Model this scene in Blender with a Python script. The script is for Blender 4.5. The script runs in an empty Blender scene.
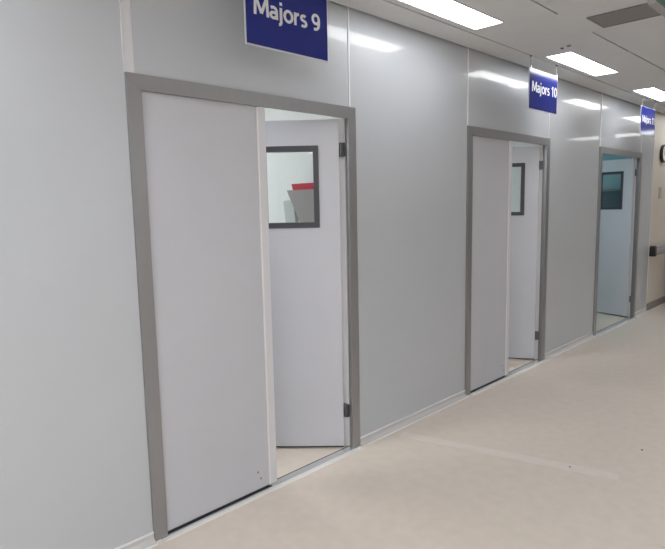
import bpy, bmesh, math
from mathutils import Vector, Matrix, Euler
S = bpy.context.scene
COL = S.collection
R = math.radians

# ------------------------------------------------------------------ materials
def srgb(r, g, b):
    f = lambda c: c/12.92 if c <= .04045 else ((c+.055)/1.055)**2.4
    return (f(r/255), f(g/255), f(b/255), 1)

def mat(name, col, rough=.5, metal=0., spec=.5, noise=0., nscale=40., stretch=(1, 1, 1),
        bump=0., bscale=None, bdist=.01, coat=0.):
    m = bpy.data.materials.new(name); m.use_nodes = True
    nt = m.node_tree; b = nt.nodes['Principled BSDF']
    b.inputs['Base Color'].default_value = col
    b.inputs['Roughness'].default_value = rough
    b.inputs['Metallic'].default_value = metal
    b.inputs['Specular IOR Level'].default_value = spec
    b.inputs['Coat Weight'].default_value = coat
    b.inputs['Coat Roughness'].default_value = .05
    tc = nt.nodes.new('ShaderNodeTexCoord')
    def mapped(st):
        mp = nt.nodes.new('ShaderNodeMapping'); mp.inputs['Scale'].default_value = st
        nt.links.new(tc.outputs['Object'], mp.inputs['Vector']); return mp
    if noise:
        n = nt.nodes.new('ShaderNodeTexNoise'); n.inputs['Scale'].default_value = nscale
        n.inputs['Detail'].default_value = 4
        nt.links.new(mapped(stretch).outputs[0], n.inputs['Vector'])
        rp = nt.nodes.new('ShaderNodeValToRGB')
        rp.color_ramp.elements[0].position = .3; rp.color_ramp.elements[1].position = .7
        rp.color_ramp.elements[0].color = tuple(c*(1-noise) for c in col[:3])+(1,)
        rp.color_ramp.elements[1].color = tuple(min(1, c*(1+noise)) for c in col[:3])+(1,)
        nt.links.new(n.outputs['Fac'], rp.inputs[0]); nt.links.new(rp.outputs[0], b.inputs['Base Color'])
    if bump:
        n = nt.nodes.new('ShaderNodeTexNoise'); n.inputs['Scale'].default_value = 1
        n.inputs['Detail'].default_value = 2
        nt.links.new(mapped(bscale).outputs[0], n.inputs['Vector'])
        bp = nt.nodes.new('ShaderNodeBump'); bp.inputs['Strength'].default_value = bump
        bp.inputs['Distance'].default_value = bdist
        nt.links.new(n.outputs['Fac'], bp.inputs['Height']); nt.links.new(bp.outputs[0], b.inputs['Normal'])
        if coat: nt.links.new(bp.outputs[0], b.inputs['Coat Normal'])
    return m

def emit(name, col, strength):
    m = bpy.data.materials.new(name); m.use_nodes = True
    nt = m.node_tree; b = nt.nodes['Principled BSDF']
    b.inputs['Base Color'].default_value = (.8, .8, .8, 1)
    b.inputs['Emission Color'].default_value = col
    b.inputs['Emission Strength'].default_value = strength
    return m

def glass(name, col, rough=.0, mix=.9):
    m = bpy.data.materials.new(name); m.use_nodes = True
    nt = m.node_tree; nt.nodes.remove(nt.nodes['Principled BSDF'])
    t = nt.nodes.new('ShaderNodeBsdfTransparent'); t.inputs[0].default_value = col
    g = nt.nodes.new('ShaderNodeBsdfGlossy'); g.inputs['Roughness'].default_value = rough
    fr = nt.nodes.new('ShaderNodeFresnel'); fr.inputs[0].default_value = 1.45
    mx = nt.nodes.new('ShaderNodeMixShader')
    nt.links.new(fr.outputs[0], mx.inputs[0]); nt.links.new(t.outputs[0], mx.inputs[1]); nt.links.new(g.outputs[0], mx.inputs[2])
    nt.links.new(mx.outputs[0], nt.nodes['Material Output'].inputs[0])
    return m

M = dict(
    panel=mat('wall_panel_laminate', srgb(188, 192, 198), .34, spec=.6, noise=.012, nscale=3, bump=.3, bscale=(6, 6, .5), bdist=.003, coat=.5),
    cream=mat('cream_painted_wall', srgb(212, 203, 191), .45, noise=.015, nscale=6),
    leaf=mat('door_leaf_laminate', srgb(193, 194, 201), .5, spec=.35, noise=.01, nscale=5),
    alu=mat('satin_aluminium', srgb(158, 158, 160), .36, metal=.75, noise=.02, nscale=30, stretch=(1, 1, .05)),
    bright=mat('polished_aluminium', srgb(228, 228, 228), .26, metal=.85, noise=.02, nscale=30),
    pvc=mat('white_pvc_strip', srgb(232, 230, 232), .35),
    nose=mat('bright_threshold_nose', srgb(240, 240, 238), .25, metal=.3, noise=.005),
    cove=mat('grey_vinyl_cove', srgb(196, 194, 194), .4, noise=.01),
    mauve=mat('pale_astragal', srgb(213, 212, 217), .4),
    floor=mat('beige_vinyl_floor', srgb(215, 204, 193), .36, spec=.4, noise=.035, nscale=14, bump=.06, bscale=(5, 5, 5), bdist=.004),
    palestrip=mat('pale_floor_strip', srgb(221, 212, 204), .34, spec=.4, noise=.03, nscale=16),
    ceil=mat('grey_ceiling_board', srgb(221, 222, 223), .8, spec=.2, noise=.015, nscale=5),
    void=mat('ceiling_void', srgb(50, 48, 46), .9),
    opp=mat('corridor_paint', srgb(206, 204, 200), .6, noise=.01),
    bay=mat('bay_wall_paint', srgb(221, 226, 226), .5, noise=.01, nscale=4),
    tealtint=mat('teal_light_tint_wall', srgb(150, 186, 196), .5, noise=.01, nscale=4),  # teal cast of the light in the third bay, put into the wall colour
    dark=mat('charcoal_frame', srgb(62, 62, 68), .45, noise=.04),
    rubber=mat('dark_rubber', srgb(44, 44, 46), .6, noise=.05),
    steel=mat('dark_steel_hinge', srgb(122, 124, 126), .4, metal=.7, noise=.03),
    blue=mat('blue_sign_face', srgb(25, 39, 127), .12, spec=.5, noise=.01, nscale=3),
    acrylic=mat('white_acrylic_edge', srgb(222, 222, 226), .25, noise=.01),
    letter=mat('white_lettering', srgb(226, 226, 230), .35, noise=.005),
    wire=mat('grey_hanging_wire', srgb(150, 150, 150), .35, metal=.5, noise=.02),
    vent=mat('dark_grey_vent', srgb(140, 136, 133), .6, noise=.04),
    green=mat('green_sign_face', srgb(22, 104, 74), .3, noise=.03),
    signgrey=mat('grey_sign_casing', srgb(170, 168, 170), .45, noise=.02),
    dullred=mat('dull_red_lens', srgb(150, 60, 60), .5, noise=.02),
    red=mat('red_plastic', srgb(200, 30, 66), .45, noise=.04),
    pocket=mat('grey_smoked_plastic', srgb(150, 148, 150), .4, noise=.06, nscale=60),
    palepocket=mat('pale_frosted_plastic', srgb(178, 187, 187), .35, noise=.03, nscale=40),
    paper=mat('off_white_paper', srgb(205, 203, 200), .7, noise=.03),
    black=mat('black_plastic', srgb(26, 26, 28), .4, noise=.05),
    rail=mat('silver_rail', srgb(180, 180, 182), .32, metal=.6, noise=.02),
    skirt=mat('grey_skirting', srgb(136, 128, 124), .5, noise=.03),
    face=mat('clock_face_white', srgb(232, 228, 220), .5, noise=.01),
    plate=mat('pale_grey_plate', srgb(176, 172, 168), .45, noise=.02),
    screen=mat('dark_screen', srgb(66, 84, 94), .2, noise=.05),
    casing=mat('grey_equipment_casing', srgb(120, 128, 132), .45, noise=.03),
    lamp=emit('diffuser_glow', (.965, .985, 1, 1), 7.),
    addedlamp=emit('added_panel_glow', (.965, .985, 1, 1), 3.),
    baylamp=emit('bay_diffuser_glow', (1, 1, 1, 1), 13.5),
    baylamp2=emit('second_bay_diffuser_glow', (.97, 1, 1, 1), 9.),
    tealamp=emit('dim_bay_diffuser_glow', (.72, .95, 1, 1), 7.5),
    glass=glass('clear_door_glass', (.95, .968, .966, 1)),
)

# ------------------------------------------------------------------ helpers
class MB:
    """collects shapes into one mesh"""
    def __init__(self): self.bm = bmesh.new()
    def box(self, x0, x1, y0, y1, z0, z1):
        v = [self.bm.verts.new((x, y, z)) for x in (x0, x1) for y in (y0, y1) for z in (z0, z1)]
        for f in ((0, 1, 3, 2), (4, 6, 7, 5), (0, 4, 5, 1), (2, 3, 7, 6), (0, 2, 6, 4), (1, 5, 7, 3)):
            self.bm.faces.new([v[i] for i in f])
        return self
    def prism(self, pts, axis, a, b):
        """pts outline (2D) swept along axis from a to b"""
        def P(p, t):
            q = list(p); q.insert(axis, t); return q
        A = [self.bm.verts.new(P(p, a)) for p in pts]; B = [self.bm.verts.new(P(p, b)) for p in pts]
        n = len(pts)
        self.bm.faces.new(A); self.bm.faces.new(B[::-1])
        for i in range(n): self.bm.faces.new([A[i], B[i], B[(i+1) % n], A[(i+1) % n]])
        return self
    def hexa(self, bot, top):
        A = [self.bm.verts.new(p) for p in bot]; B = [self.bm.verts.new(p) for p in top]
        self.bm.faces.new(A[::-1]); self.bm.faces.new(B)
        for i in range(4): self.bm.faces.new([A[i], A[(i+1) % 4], B[(i+1) % 4], B[i]])
        return self
    def cyl(self, c0, c1, r, n=16, r2=None):
        c0, c1 = Vector(c0), Vector(c1); d = c1-c0
        m = Matrix.Translation((c0+c1)/2) @ d.to_track_quat('Z', 'Y').to_matrix().to_4x4()
        bmesh.ops.create_cone(self.bm, cap_ends=True, segments=n, radius1=r, radius2=r if r2 is None else r2, depth=d.length, matrix=m)
        return self
    def lathe(self, prof, centre, axis_dir, n=40):
        """prof: (radius, offset along axis)"""
        q = Vector(axis_dir).to_track_quat('Z', 'Y').to_matrix()
        rings = []
        for r, h in prof:
            rings.append([self.bm.verts.new(Vector(centre)+q @ Vector((r*math.cos(2*math.pi*i/n), r*math.sin(2*math.pi*i/n), h))) for i in range(n)])
        for a, b in zip(rings, rings[1:]):
            for i in range(n): self.bm.faces.new([a[i], a[(i+1) % n], b[(i+1) % n], b[i]])
        return self
    def build(self, name, material, parent=None, bevel=0., origin=None, smooth=False):
        bm = self.bm
        bmesh.ops.recalc_face_normals(bm, faces=bm.faces)
        if origin is None and parent is not None and not parent.get('local'):
            origin = parent.matrix_world.translation if parent.parent is None else parent.parent.location+parent.location
        if parent is not None and parent.get('local'): origin = None
        off = Vector(origin) if origin is not None else Vector((0, 0, 0))
        if origin is not None: bmesh.ops.translate(bm, verts=bm.verts, vec=-off)
        if bevel:
            bmesh.ops.bevel(bm, geom=[e for e in bm.edges if e.calc_face_angle(0) > .6], offset=bevel, segments=2, affect='EDGES', profile=.6)
        me = bpy.data.meshes.new(name); bm.to_mesh(me); bm.free()
        me.materials.append(M[material])
        if smooth:
            for p in me.polygons: p.use_smooth = True
        o = bpy.data.objects.new(name, me); COL.objects.link(o)
        if parent is not None: o.parent = parent
        elif origin is not None: o.location = off
        return o

def tag(o, label=None, cat=None, group=None, kind=None):
    if label: o['label'] = label
    if cat: o['category'] = cat
    if group: o['group'] = group
    if kind: o['kind'] = kind
    return o

def empty(name, loc, label=None, cat=None, group=None, kind=None):
    o = bpy.data.objects.new(name, None); o.location = loc; o.empty_display_size = .1
    COL.objects.link(o)
    bpy.context.view_layer.update()
    return tag(o, label, cat, group, kind)

def struct(o, label, cat): return tag(o, label, cat, kind='structure')

# ------------------------------------------------------------------ dimensions
HC = 2.785                    # ceiling
HT = 2.95                     # top of everything
T = .085                      # partition thickness
DW, DH = 1.487, 2.2           # door frame
FW = .070                     # frame width
DX = (0., 2.800, 5.603)       # left edge of each frame
XB, XE = -7., 12.5            # corridor ends
YO = -7.2                     # opposite wall
JX = 7.62                     # panel wall meets cream wall
BY = 3.3                      # back of the bays

# ------------------------------------------------------------------ setting
struct(MB().box(XB-.1, XE+.1, YO-.1, BY+.1, -.1, 0).build('floor', 'floor'),
       'pale beige vinyl floor running along the corridor', 'floor')

w = MB()
xs = [XB]+[v for x in DX for v in (x, x+DW)]+[JX]
for a, b in zip(xs[0::2], xs[1::2]): w.box(a, b, 0, T, 0, HT)
for x in DX: w.box(x, x+DW, 0, T, DH, HT)
bmesh.ops.remove_doubles(w.bm, verts=w.bm.verts, dist=1e-5)
struct(w.build('wall_left', 'panel'), 'glossy pale grey panel wall holding the three doorways', 'wall')
struct(MB().box(JX, XE, 0, T, 0, HT).build('wall_far', 'cream'), 'cream wall past the last doorway carrying the handrail', 'wall')
struct(MB().box(XB, XE, YO-.1, YO, 0, HT).build('wall_right', 'opp'), 'pale wall on the opposite side of the corridor', 'wall')
struct(MB().box(XB-.1, XB, YO-.1, BY, 0, HT).build('wall_back', 'opp'), 'pale end wall of the corridor behind the viewer', 'wall')
struct(MB().box(XE, XE+.1, YO-.1, BY, 0, HT).build('wall_end', 'opp'), 'pale end wall at the far end of the corridor', 'wall')
struct(MB().box(XB, XE, BY, BY+.1, 0, HT).build('wall_bay_back', 'bay'), 'pale aqua back wall of the bays behind the doors', 'wall')
for nm, px, lb in (('wall_bay_left', -.66, 'pale aqua partition left of the first bay'),
                   ('wall_bay_first', 2.2, 'pale aqua partition seen through the first door window with file pockets'),
                   ('wall_bay_second', 5.0, 'pale aqua partition right of the second bay'),
                   ('wall_bay_third', 7.8, 'partition tinted teal for the light in the bay, seen through the third door window')):
    struct(MB().box(px, px+.06, T, BY, 0, HC).build(nm, 'bay' if px < 7 else 'tealtint'), lb, 'wall')

# corridor ceiling: boards with open joints, a slot for each light
LX = [(-4.4, -3.38), (-1.75, -.73), (1.40, 2.42), (3.52, 4.61), (5.70, 6.73), (7.85, 8.88), (10.0, 11.03)]
LY = (-.51, -.288)
J1, J2, J3 = -.232, -.82, -1.41
G = .007
c = MB()
def board(x0, x1, y0, y1): c.box(x0, x1, y0, y1, HC, HC+.03)
board(XB, XE, J1+G, -.016)
x = XB                                           # strip with the lights
board(XB, XE, LY[1]+.004, J1-G)
for a, b in LX: board(x, a-.004, LY[0]-.004, LY[1]+.004); x = b+.004
board(x, XE, LY[0]-.004, LY[1]+.004)
board(XB, XE, J2+G, LY[0]-.004)
board(2.53, 3.11, J2-G, J2+G)                    # filled stretches of the joint
board(3.90, 3.93, J2-G, J2+G)
y = J2
while y > YO:
    y2 = max(y-.59, YO)
    board(XB, XE, y2+(G if y2 > YO else 0), y-G); y = y2
struct(c.build('ceiling', 'ceil'), 'flat grey boarded corridor ceiling with long dark joints', 'ceiling')
struct(MB().box(XB, XE, YO, 0, HT-.02, HT).build('ceiling_void', 'void'), 'dark void above the ceiling joints', 'ceiling')
struct(MB().box(XB, XE, T, BY, HC, HC+.05).build('ceiling_bay', 'opp'), 'white ceiling of the bays behind the doors', 'ceiling')

# skirting: top bead and coved foot
k = 0
def baseboard(name, a, b, label):
    pts = [(0, .042), (-.005, .042), (-.006, .022), (-.014, .009), (-.032, .002), (-.034, 0), (0, 0)]
    o = struct(MB().prism(pts, 0, a, b).build(name, 'cove'), label, 'baseboard')
    MB().box(a, b, -.008, 0, .042, .050).build('top_bead', 'pvc', o)['label'] = 'white top bead'
    MB().prism([(-.034, 0), (-.034, .003), (-.042, .0025), (-.044, 0)], 0, a, b).build('floor_bead', 'pvc', o)['label'] = 'white floor bead'
baseboard('baseboard_left', XB, 0, 'low white coved skirting left of the first doorway')
baseboard('baseboard_first', DX[0]+DW, DX[1], 'low white coved skirting between first and second doorways')
baseboard('baseboard_second', DX[1]+DW, DX[2], 'low white coved skirting between second and third doorways')
baseboard('baseboard_third', DX[2]+DW, JX, 'short white coved skirting right of the third doorway')
struct(MB().box(JX, XE, -.012, 0, 0, .105).build('baseboard_far', 'skirt', bevel=.003), 'grey skirting along the cream wall', 'baseboard')
struct(MB().box(XB, XE, YO, YO+.012, 0, .1).build('baseboard_right', 'skirt', bevel=.003), 'grey skirting along the opposite wall', 'baseboard')

# panel jointing strips
def strip(n, a, b, z0, label, wide=False):
    m = MB()
    if wide:
        m.box(a, a+.007, -.009, 0, z0, HC+.02); m.box(a+.007, b, -.004, 0, z0, HC+.02)
    else:
        m.box(a, b, -.005, 0, z0, HC+.02)
    struct(m.build('trim_%d' % n, 'pvc' if not wide else 'mauve', bevel=.001), label, 'trim')
strip(1, -.004, .047, DH, 'wide pale jointing strip above left corner of first door frame', True)
strip(2, 1.438, 1.450, DH, 'thin white jointing strip above right corner of first door frame')
strip(3, 2.795, 2.811, DH, 'thin white jointing strip above left corner of second door frame')
strip(4, 4.262, 4.277, DH, 'thin white jointing strip above right corner of second door frame')
strip(5, 5.602, 5.628, DH, 'thin white jointing strip above left corner of third door frame')
strip(6, 7.072, 7.09, DH, 'thin white jointing strip above right corner of third door frame')
strip(7, JX-.006, JX+.006, 0.048, 'upright cover strip where panel wall meets cream wall')

# paler floor strip across the corridor
ws = MB(); d = Vector((.322, -1.203, 0)).normalized(); nn = Vector((-d.y, d.x, 0))*.045
p0 = Vector((1.82, -.10, 0)); p1 = p0+d*1.36
ws.hexa([p0-nn, p0+nn, p1+nn, p1-nn], [q+Vector((0, 0, .0012)) for q in (p0-nn, p0+nn, p1+nn, p1-nn)])
struct(ws.build('trim_floor', 'palestrip'), 'paler strip crossing the beige floor in front of the second doorway', 'trim')

# ------------------------------------------------------------------ doors
def pane_frame(mb, s0, s1, z0, z1, y0, y1, wd):
    mb.box(s0, s1, y0, y1, z0, z0+wd); mb.box(s0, s1, y0, y1, z1-wd, z1)
    mb.box(s0, s0+wd, y0, y1, z0+wd, z1-wd); mb.box(s1-wd, s1, y0, y1, z0+wd, z1-wd)

LT = .044                                        # leaf thickness
def leaf(root, name, pin, ang, width, z0, z1, window):
    """leaf hung at pin (hinge side), running from the pin along ang; local x from the hinge, local +y faces
    the corridor when closed for a right-hung leaf"""
    e = bpy.data.objects.new(name, None)
    m = MB()
    y0, y1 = -LT/2, LT/2
    if window:
        s0, s1, a, b = window
        ix0, ix1, ia, ib = s0+.015, s1-.015, a+.015, b-.015
        m.box(0, ix0, y0, y1, z0, z1); m.box(ix1, width, y0, y1, z0, z1)
        m.box(ix0, ix1, y0, y1, z0, ia); m.box(ix0, ix1, y0, y1, ib, z1)
        bmesh.ops.remove_doubles(m.bm, verts=m.bm.verts, dist=1e-5)
    else:
        m.box(0, width, y0, y1, z0, z1)
    bpy.data.objects.remove(e)
    o = m.build(name, 'leaf', origin=None)
    o.parent = root
    o.location = Vector(pin)-root.location
    o.rotation_euler = (0, 0, R(ang))
    o['local'] = 1
    return o

def door(n, x0, ang, left_open, label, lw=.733, dp=(0, 0)):
    root = empty('door_%d' % n, (x0, 0, 0), label, 'door', kind='structure')
    x1 = x0+DW
    # mitred aluminium face frame with a reveal
    def rail(name, quad, a, b, lab=None):
        q = MB(); F, Bk = -.014, 0.0
        A = [q.bm.verts.new((p[0], F, p[1])) for p in quad]; B = [q.bm.verts.new((p[0], Bk, p[1])) for p in quad]
        q.bm.faces.new(A); q.bm.faces.new(B[::-1])
        for i in range(4): q.bm.faces.new([A[i], B[i], B[(i+1) % 4], A[(i+1) % 4]])
        q.box(*a)
        o = q.build(name, 'alu', root)
        if lab: o['label'] = lab
        return o
    g = .0008
    rail('frame_jamb', [(x0, 0), (x0+FW, 0), (x0+FW, DH-FW-g), (x0, DH-g)], (x0, x0+.05, 0, T+.005, 0, DH-.05), None)
    rail('frame_jamb', [(x1-FW, 0), (x1, 0), (x1, DH-g), (x1-FW, DH-FW-g)], (x1-.05, x1, 0, T+.005, 0, DH-.05), None)
    rail('frame_head', [(x0+FW, DH-FW), (x1-FW, DH-FW), (x1, DH), (x0, DH)], (x0, x1, 0, T+.005, DH-.05, DH), None)
    # threshold
    MB().prism([(-.050, 0), (-.047, .0025), (.028, .004), (.03, 0)], 0, x0+.03, x1-.03).build('threshold', 'bright', root)['label'] = 'aluminium threshold bar'
    MB().prism([(-.0515, 0), (-.048, .0034), (-.024, .0042), (-.024, .0030), (-.047, .002)], 0, x0+.03, x1-.03).build('threshold_nose', 'nose', root)['label'] = 'bright front edge of the threshold'
    if not left_open:
        MB().box(x0+FW, x0+lw, -.009, .004, .0034, .0052).build('gasket_gap_strip', 'rubber', root)['label'] = 'black strip painting the shaded gap under the closed leaf'  # black strip paints the dark gap beneath the closed leaf
    MB().box(x0+.05, x1-.05, .03, .037, 0, .004).build('gasket_gap_strip', 'rubber', root)['label'] = 'dark gasket line behind the threshold'
    MB().box(x1-.057, x1-.05, .034, T+.005, 0, DH-.05).build('door_stop', 'pvc', root)['label'] = 'white inner stop of the jamb'
    # left leaf with its cover strip
    xi = x0+FW-.012
    zt = DH-FW+.012
    if not left_open:
        L = leaf(root, 'closed_leaf', (xi, .004+LT/2, 0), 0, lw-xi+x0, .013, zt, None)
        q = MB(); q.box(lw-xi+x0-.012, lw-xi+x0-.003, -LT/2-.007, -LT/2, .014, DH-FW-.004)
        q.build('edge_bead', 'pvc', L, bevel=.0015)
        q = MB(); q.box(lw-xi+x0-.003, lw-xi+x0+.045, -LT/2-.004, -LT/2+.006, .014, DH-FW-.004)
        q.build('meeting_strip', 'mauve', L, bevel=.001)['label'] = 'pale upright meeting strip'
        MB().box(.01, lw-xi+x0-.012, -LT/2+.001, LT/2-.004, .0045, .013).build('seal_gap_shade', 'rubber', L)['label'] = 'black seal strip standing in for the shaded gap under the leaf'  # black strip deepens the shade in the gap under the leaf
        for sx, sz in ((.645, .113), (.664, .07)):
            MB().cyl((sx-xi+x0, -LT/2-.0015, sz), (sx-xi+x0, -LT/2+.003, sz), .006, 14).build('bolt_stud', 'steel', L)
    else:
        L = leaf(root, 'inward_leaf', (xi+.045, .105, 0), 93, lw-.03, .016, zt, None)
    # right leaf, hung on the right jamb, swung into the bay
    pin = Vector((x1-FW-.004+dp[0], .066+dp[1], 0)); a = R(ang)
    # centre line of the leaf sits behind its corridor face
    ctr = pin+Vector((-math.sin(a), math.cos(a), 0))*(LT/2-.002)
    Rl = leaf(root, 'window_leaf', ctr, ang, .625, .018, 2.128, (.128, .492, 1.463, 1.972))
    q = MB()
    pane_frame(q, .128, .492, 1.463, 1.972, -LT/2-.006, LT/2+.006, .034)
    q.build('window_frame', 'dark', Rl, bevel=.002)['label'] = 'charcoal window frame in the leaf'
    MB().box(.150, .470, -.004, .004, 1.485, 1.95).build('window_pane', 'glass', Rl)
    MB().box(.004, .621, -LT/2+.004, LT/2-.004, .0095, .018).build('seal_gap_shade', 'rubber', Rl)['label'] = 'black seal strip standing in for the shaded gap under the leaf'  # dark strip paints the gap shadow below the open leaf
    for z in (.25, 1.945):
        q = MB()
        px, py = x1-FW-.006, .050
        for i in range(3): q.cyl((px, py, z-.042+i*.0288), (px, py, z-.042+i*.0288+.0265), .010, 14)
        q.box(px, px+.019, py-.022, py+.02, z-.042, z+.042)
        q.build('hinge', 'steel', root)['label'] = 'dark steel butt hinge'
    return root

door(1, DX[0], 133.2, False, 'nearest doorway, under the Majors 9 sign, its right leaf ajar showing a red folder')
door(2, DX[1], 121.5, False, 'middle doorway under the Majors 10 sign with its right leaf swung inward', .705)
door(3, DX[2], 76, True, 'farthest doorway, under the last blue sign, leaf wide open', dp=(-.03, -.03))

# ------------------------------------------------------------------ ceiling lights
def light(a, b, label, y0=LY[0], y1=LY[1]):
    t = empty('ceiling_light', ((a+b)/2, (y0+y1)/2, HC), label, 'ceiling light', 'recessed ceiling lights')
    q = MB(); e = .008
    q.box(a, b, y0, y0+e, HC-.003, HC+.05); q.box(a, b, y1-e, y1, HC-.003, HC+.05)
    q.box(a, a+e, y0+e, y1-e, HC-.003, HC+.05); q.box(b-e, b, y0+e, y1-e, HC-.003, HC+.05)
    q.box(a, b, y0, y1, HC+.05, HC+.06)
    q.build('light_frame', 'acrylic', t)
    MB().box(a+e, b-e, y0+e, y1-e, HC+.001, HC+.012).build('diffuser', 'lamp', t)
    return t
LL = ['lit ceiling panel behind the viewer, farthest back', 'lit ceiling panel just left of the picture above the first wall panel',
      'nearest lit ceiling panel, above the wall right of the Majors 9 sign', 'lit ceiling panel just right of the Majors 10 sign',
      'lit ceiling panel above the farthest blue sign', 'lit ceiling panel past the farthest sign, seen only in the wall reflection',
      'lit ceiling panel at the far end of the corridor']
for (a, b), l in zip(LX, LL): light(a, b, l)

OPEN = [(x, y) for x in (-5.8, -4.4, -3.0, -1.6) for y in (-2.55, -3.73, -4.91, -6.09)]+[(-1.0, -1.5), (-.42, -2.38), (9.3, -2.62), (9.9, -3.9)]+[(10.3, y) for y in (-1.3, -1.92)]
for x, y in OPEN:  # unseen panels added to brighten wall and floor; last pair follows a reflected streak
    t = empty('added_square_light', (x, y, HC), 'unseen square lit panel added over the open side of the corridor, outside the picture', 'ceiling light', 'added square lights over the open side')
    MB().box(x-.31, x+.31, y-.31, y+.31, HC-.006, HC).build('light_frame', 'acrylic', t)
    MB().box(x-.295, x+.295, y-.295, y+.295, HC-.010, HC-.006).build('diffuser', 'lamp' if x < 5 else 'addedlamp', t)

for x in (3.7, 5.1):  # unseen broad panels added to brighten the middle and far stretch
    for y in (-5.0, -6.2):
        t = empty('added_long_light', (x, y, HC), 'unseen broad lit panel added above the far side of the open area, outside the picture', 'ceiling light', 'added broad lights over the far side')
        MB().box(x-.66, x+.66, y-.46, y+.46, HC-.006, HC).build('light_frame', 'acrylic', t)
        MB().box(x-.65, x+.65, y-.45, y+.45, HC-.010, HC-.006).build('diffuser', 'addedlamp', t)

def baylight(x, y, m, label):
    t = empty('bay_light', (x, y, HC), label, 'ceiling light', 'ceiling lights of the bays')
    MB().box(x-.31, x+.31, y-.31, y+.31, HC-.012, HC).build('light_frame', 'acrylic', t)
    MB().box(x-.295, x+.295, y-.295, y+.295, HC-.016, HC-.012).build('diffuser', m, t)
for x0, m, nm in ((DX[0], 'baylamp', 'first'), (DX[1], 'baylamp2', 'second'), (DX[2], 'tealamp', 'third')):
    baylight(x0-.3, .75, m, 'added square light just inside the %s bay, lighting its swung leaf' % nm)  # unseen lamp added to light the visible face of the open leaf
    baylight(x0+1.0, 2.2, 'baylamp' if m == 'baylamp' else m, 'square ceiling light at the back of the %s bay' % nm)

# ------------------------------------------------------------------ hanging signs
def arc(cx, cy, rx, ry, a0, a1, n=18):
    return [(cx+rx*math.cos(R(a0+(a1-a0)*i/n)), cy+ry*math.sin(R(a0+(a1-a0)*i/n))) for i in range(n+1)]
GW = .165                                        # stroke width, in cap heights
GLYPH = {                                         # advance, strokes
    'M': (.98, [[(.10, 0), (.14, 1)], [(.88, 0), (.84, 1)], [(.17, .98), (.49, .12)], [(.81, .98), (.49, .12)]]),
    'a': (.60, [[(.10, .61)]+arc(.26, .44, .21, .215, 115, 0)+[(.47, 0)], arc(.27, .22, .19, .15, 55, 300, 20)+[(.47, .20)], [(.47, .37), (.33, .355)]]),
    'j': (.30, [[(.15, .73), (.15, -.08)]+arc(.0, -.06, .15, .17, -10, -90, 8)[1:], [(.15, .86), (.15, 1.03)]]),
    'o': (.68, [arc(.34, .365, .25, .30, 0, 360, 36)]),
    'r': (.44, [[(.12, 0), (.12, .73)], arc(.36, .42, .24, .235, 175, 85, 10)]),
    's': (.52, [arc(.26, .52, .16, .145, 40, 225, 14)+arc(.25, .215, .18, .155, 65, -140, 16)]),
    '9': (.62, [arc(.31, .67, .22, .255, 0, 360, 32), [(.53, .66), (.525, .45)]+arc(.27, .42, .25, .345, -5, -70, 10)+[(.16, .075)]]),
    '1': (.62, [[(.36, 0), (.36, 1)], [(.37, .93), (.12, .76)]]),
    '0': (.62, [arc(.31, .5, .215, .42, 0, 360, 36)]),
    ' ': (.30, []),
}
def stroke(bm, pts, sx, sy, ox, oz, y):
    """a flat ribbon of letter stroke on the sign face"""
    P = [Vector((p[0], p[1])) for p in pts]; closed = (P[0]-P[-1]).length < 1e-4
    if closed: P = P[:-1]
    n = len(P); L = []
    for i, p in enumerate(P):
        a = P[i-1] if (i or closed) else None; b = P[(i+1) % n] if (i < n-1 or closed) else None
        d1 = (p-a).normalized() if a is not None else None; d2 = (b-p).normalized() if b is not None else None
        d = d1+d2 if d1 is not None and d2 is not None else (d1 if d1 is not None else d2)
        d = d.normalized(); nv = Vector((-d.y, d.x))*GW/2
        if d1 is not None and d2 is not None: nv /= max(.5, d.dot(d2))
        L.append((p+nv, p-nv))
    V = [[bm.verts.new((ox+q.x*sx, yy, oz+q.y*sy)) for q in pr for yy in (y, y+.0006)] for pr in L]
    for i in range(n if closed else n-1):
        a, b = V[i], V[(i+1) % n]
        bm.faces.new((a[0], b[0], b[2], a[2])); bm.faces.new((a[1], a[3], b[3], b[1]))
        bm.faces.new((a[0], a[1], b[1], b[0])); bm.faces.new((a[2], b[2], b[3], a[3]))
def lettering(txt, x0, x1, base, cap, y, parent):
    sx = (x1-x0)/(sum(GLYPH[c][0] for c in txt)-.1); ox = x0-.03*sx
    for c in txt:
        adv, st = GLYPH[c]
        if st:
            q = MB()
            for i, p in enumerate(st): stroke(q.bm, p, sx, cap, ox, base, y-.00012*i)
            q.build('letter', 'letter', parent)
        ox += adv*sx

def sign(x0, txt, tw, label):
    x1 = x0+.545; y = J1; z0, z1 = 2.360, 2.690
    t = empty('hanging_sign', ((x0+x1)/2, y, z1), label, 'sign', 'blue hanging bay signs')
    MB().box(x0, x1, y-.003, y+.003, z0, z1).build('sign_panel', 'acrylic', t, bevel=.001)['label'] = 'white edged clear panel'
    MB().box(x0+.006, x1-.006, y-.0042, y-.003, z0+.006, z1-.004).build('sign_face', 'blue', t)['label'] = 'deep blue face'
    lettering(txt, x0+.053, x0+.053+tw, 2.504, .084, y-.0050, t)
    for xx in (x0+.03, x1-.02):
        q = MB(); q.cyl((xx, y, z1-.012), (xx, y, HC+.012), .0022, 8)
        q.box(xx-.007, xx+.007, y-.006, y+.006, z1-.014, z1+.016); q.cyl((xx, y, HC-.012), (xx, y, HC+.004), .008, 10)
        q.build('hanger', 'wire', t)
sign(.490, 'Majors 9', .426, 'nearest blue hanging sign reading Majors 9')
sign(3.357, 'Majors 10', .475, 'blue hanging sign reading Majors 10 above the middle doorway')
sign(6.217, 'Majors 11', .470, 'farthest blue hanging sign with blurred white words, by the cream wall')

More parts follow.
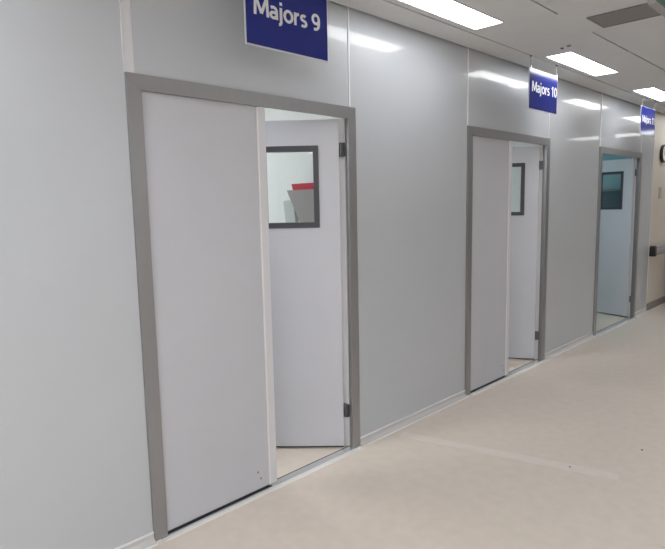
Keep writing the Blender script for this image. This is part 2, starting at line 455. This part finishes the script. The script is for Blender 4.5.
# ------------------------------------------------------------------ other ceiling things
t = empty('ceiling_vent', (2.9, -1.21, HC), 'dark grey ceiling vent beside the green sign', 'vent')
q = MB(); x0, x1, y0, y1 = 2.74, 3.045, -1.50, -.92; e = .014
q.box(x0, x1, y0, y0+e, HC-.008, HC); q.box(x0, x1, y1-e, y1, HC-.008, HC); q.box(x0, x0+e, y0+e, y1-e, HC-.008, HC); q.box(x1-e, x1, y0+e, y1-e, HC-.008, HC)
q.build('vent_frame', 'vent', t)
q = MB(); n = 14
for i in range(n):
    xx = x0+e+(x1-x0-2*e)*i/n
    q.prism([(xx, HC-.001), (xx+.019, HC-.007), (xx+.0195, HC-.006), (xx+.004, HC)], 1, y0+e, y1-e) if False else q.box(xx, xx+.0195, y0+e, y1-e, HC-.006, HC)
q.build('vent_slats', 'vent', t)

t = empty('exit_sign', (2.3, -1.485, 2.76), 'green exit sign in a grey casing hanging at top right', 'sign')
sx0, sx1, sz0, sz1, sy0, sy1 = 2.115, 2.66, 2.585, 2.765, -1.50, -1.47
MB().box(sx0, sx1, sy0+.004, sy1, sz0, sz1).build('casing', 'signgrey', t, bevel=.003)
q = MB(); pane_frame(q, sx0, sx1, sz0, sz1, sy0-.004, sy0+.006, .016); q.build('bezel', 'signgrey', t, bevel=.002)
MB().box(sx0+.014, sx1-.014, sy0, sy0+.004, sz0+.014, sz1-.014).build('sign_face', 'green', t)['label'] = 'green face'
q = MB(); q.box(sx0+.095, sx0+.12, sy0-.001, sy0, sz0+.045, sz1-.03); q.build('pictogram', 'letter', t)['label'] = 'white upright mark'
for xx in (sx0+.08, sx1-.08):
    q = MB(); q.cyl((xx, -1.485, sz1-.004), (xx, -1.485, HC+.002), .005, 10); q.build('hanger', 'wire', t)

tag(MB().lathe([(0, -.012), (.008, -.011), (.013, -.006), (.014, 0), (0, 0)], (3.36, -.499, HC+.002), (0, 0, 1), 20).build('ceiling_indicator', 'dullred', origin=(3.36, -.499, HC-.0005), smooth=True),
    'tiny red indicator on the ceiling beside the light over the second sign', 'indicator')
tag(MB().lathe([(0, -.009), (.010, -.008), (.016, -.004), (.018, 0), (0, 0)], (3.332, -.564, HC), (0, 0, 1), 20).build('ceiling_stud', 'vent', origin=(3.332, -.564, HC), smooth=True),
    'tiny grey stud on the ceiling next to the red indicator', 'stud')

# ------------------------------------------------------------------ inside the bays
PX = 2.2                                          # partition with the file pockets
def pocket(name, ya, yb, z0, z1, d0, d1, m, label, group):
    t = empty(name, (PX, (ya+yb)/2, z0), label, 'file pocket', group)
    q = MB(); e = .005
    MB().box(PX-.006, PX+.003, ya, yb, z0, z1).build('back_plate', m, t)
    q.hexa([(PX-d0, ya, z0), (PX-d0, yb, z0), (PX-d0-e, yb, z0), (PX-d0-e, ya, z0)],
           [(PX-d1, ya, z1), (PX-d1, yb, z1), (PX-d1-e, yb, z1), (PX-d1-e, ya, z1)])
    q.build('front_plate', m, t)
    for yy in (ya, yb-e):
        MB().hexa([(PX-d0, yy, z0), (PX-d0, yy+e, z0), (PX-.006, yy+e, z0), (PX-.006, yy, z0)],
                  [(PX-d1, yy, z1), (PX-d1, yy+e, z1), (PX-.006, yy+e, z1), (PX-.006, yy, z1)]).build('side_plate', m, t)
    MB().box(PX-d0-.004, PX+.003, ya, yb, z0-.004, z0).build('base_plate', m, t)
pocket('file_pocket', .96, 1.305, 1.46, 1.735, .022, .16, 'pocket', 'grey file pocket on the bay wall holding the red folder', None)
pocket('file_pocket', 1.345, 1.48, 1.40, 1.645, .025, .055, 'palepocket', 'narrow pale frosted file pocket left of the grey one on the bay wall', None)
def slab(name, ya, yb, z0, z1, xa, xb, th, m, label, cat):
    q = MB(); q.hexa([(PX-xa, ya, z0), (PX-xa, yb, z0), (PX-xa+th, yb, z0), (PX-xa+th, ya, z0)],
                     [(PX-xb, ya, z1), (PX-xb, yb, z1), (PX-xb+th, yb, z1), (PX-xb+th, ya, z1)])
    tag(q.build(name, m, origin=(PX-xa, (ya+yb)/2, z0)), label, cat)
slab('folder', .98, 1.295, 1.47, 1.79, .018, .118, .006, 'red', 'red folder standing in the grey file pocket behind the window', 'folder')
slab('paper_stack', 1.355, 1.468, 1.405, 1.655, .02, .045, .006, 'paper', 'sheaf of pale papers standing in the frosted file pocket', 'papers')

t = empty('wall_monitor', (7.8, .52, 1.6), 'dark boxy equipment on the wall behind the farthest door window', 'monitor')
MB().box(7.74, 7.8, .40, .68, 1.45, 1.72).build('bracket', 'casing', t, bevel=.004)
MB().box(7.66, 7.74, .28, .80, 1.42, 1.75).build('casing', 'casing', t, bevel=.012)
MB().box(7.655, 7.66, .31, .77, 1.45, 1.72).build('screen', 'screen', t)

# ------------------------------------------------------------------ on the cream wall
cx, cz = 8.02, 2.235
t = empty('wall_clock', (cx, 0, cz), 'black rimmed round wall clock high on the cream wall', 'clock')
MB().lathe([(.0, 0), (.122, 0), (.127, .01), (.127, .034), (.121, .042), (.112, .042), (.107, .036), (.107, .026)], (cx, 0, cz), (0, -1, 0), 48).build('rim', 'black', t, smooth=True)
MB().lathe([(0, .027), (.108, .027), (.108, .018), (0, .018)], (cx, 0, cz), (0, -1, 0), 48).build('clock_face', 'face', t)
q = MB(); q.box(cx-.004, cx+.004, -.035, -.033, cz-.015, cz+.09); q.build('minute_hand', 'black', t)
q = MB(); q.box(cx-.015, cx+.06, -.037, -.0355, cz-.005, cz+.005); q.build('hour_hand', 'black', t)

tag(MB().box(7.95, 8.05, -.012, 0, 1.60, 1.76).build('wall_plate', 'plate', bevel=.003, origin=(8, 0, 1.6)),
    'small pale grey plate on the cream wall below the clock', 'plate')

t = empty('handrail', (7.62, 0, .86), 'silver handrail with a black end cap on the cream wall', 'handrail')
prof = [(-.03, .80), (-.07, .80), (-.078, .81), (-.078, .875), (-.07, .885), (-.07, .915), (-.06, .925), (-.04, .925), (-.03, .915)]
MB().prism(prof, 0, 7.70, 11.5).build('rail', 'rail', t)
cap = MB(); cap.box(7.62, 7.70, -.082, -.004, .785, .935); cap.build('end_cap', 'black', t, bevel=.012)['label'] = 'black plastic end cap'
for xx in (8.2, 9.4, 10.6): MB().box(xx-.03, xx+.03, -.03, 0, .81, .90).build('bracket', 'black', t, bevel=.004)

t = empty('pedal_bin', (8.66, -.16, 0), 'dark pedal bin against the cream wall at the right edge', 'bin')
MB().box(8.52, 8.80, -.33, -.016, .03, .70).build('body', 'dark', t, bevel=.015)
MB().box(8.51, 8.81, -.34, -.014, .70, .75).build('lid', 'black', t, bevel=.012)
MB().box(8.53, 8.79, -.32, -.02, 0, .03).build('base', 'black', t)
MB().box(8.62, 8.70, -.39, -.32, .012, .03).build('pedal', 'black', t, bevel=.003)

# debris on the floor
for i, (x, y, l) in enumerate(((2.111, -1.157, 'tiny dark speck on the pale floor strip'), (2.652, -1.398, 'tiny dark speck on the floor near the right edge'))):
    tag(MB().lathe([(0, .004), (.005, .003), (.008, 0), (0, 0)], (x, y, .0), (0, 0, 1), 10).build('floor_speck', 'rubber', origin=(x, y, 0)), l, 'speck')

# ------------------------------------------------------------------ world, camera
wd = bpy.data.worlds.new('World'); S.world = wd; wd.use_nodes = True
wd.node_tree.nodes['Background'].inputs[0].default_value = (.5, .5, .5, 1)
wd.node_tree.nodes['Background'].inputs[1].default_value = .2
cam = bpy.data.cameras.new('camera'); co = bpy.data.objects.new('camera', cam); COL.objects.link(co)
cam.sensor_fit = 'HORIZONTAL'; cam.sensor_width = 36; cam.lens = 36*563.81/665
cam.clip_start = .05
co.location = (-1.1825, -2.446, 1.606); co.rotation_euler = (R(82.925), R(1.14), R(-45.195))
S.camera = co
S.view_settings.view_transform = 'Standard'; S.view_settings.look = 'None'
S.view_settings.exposure = .62; S.view_settings.gamma = 1; S.view_settings.use_curve_mapping = False
for o in bpy.data.objects:
    if 'local' in o: del o['local']
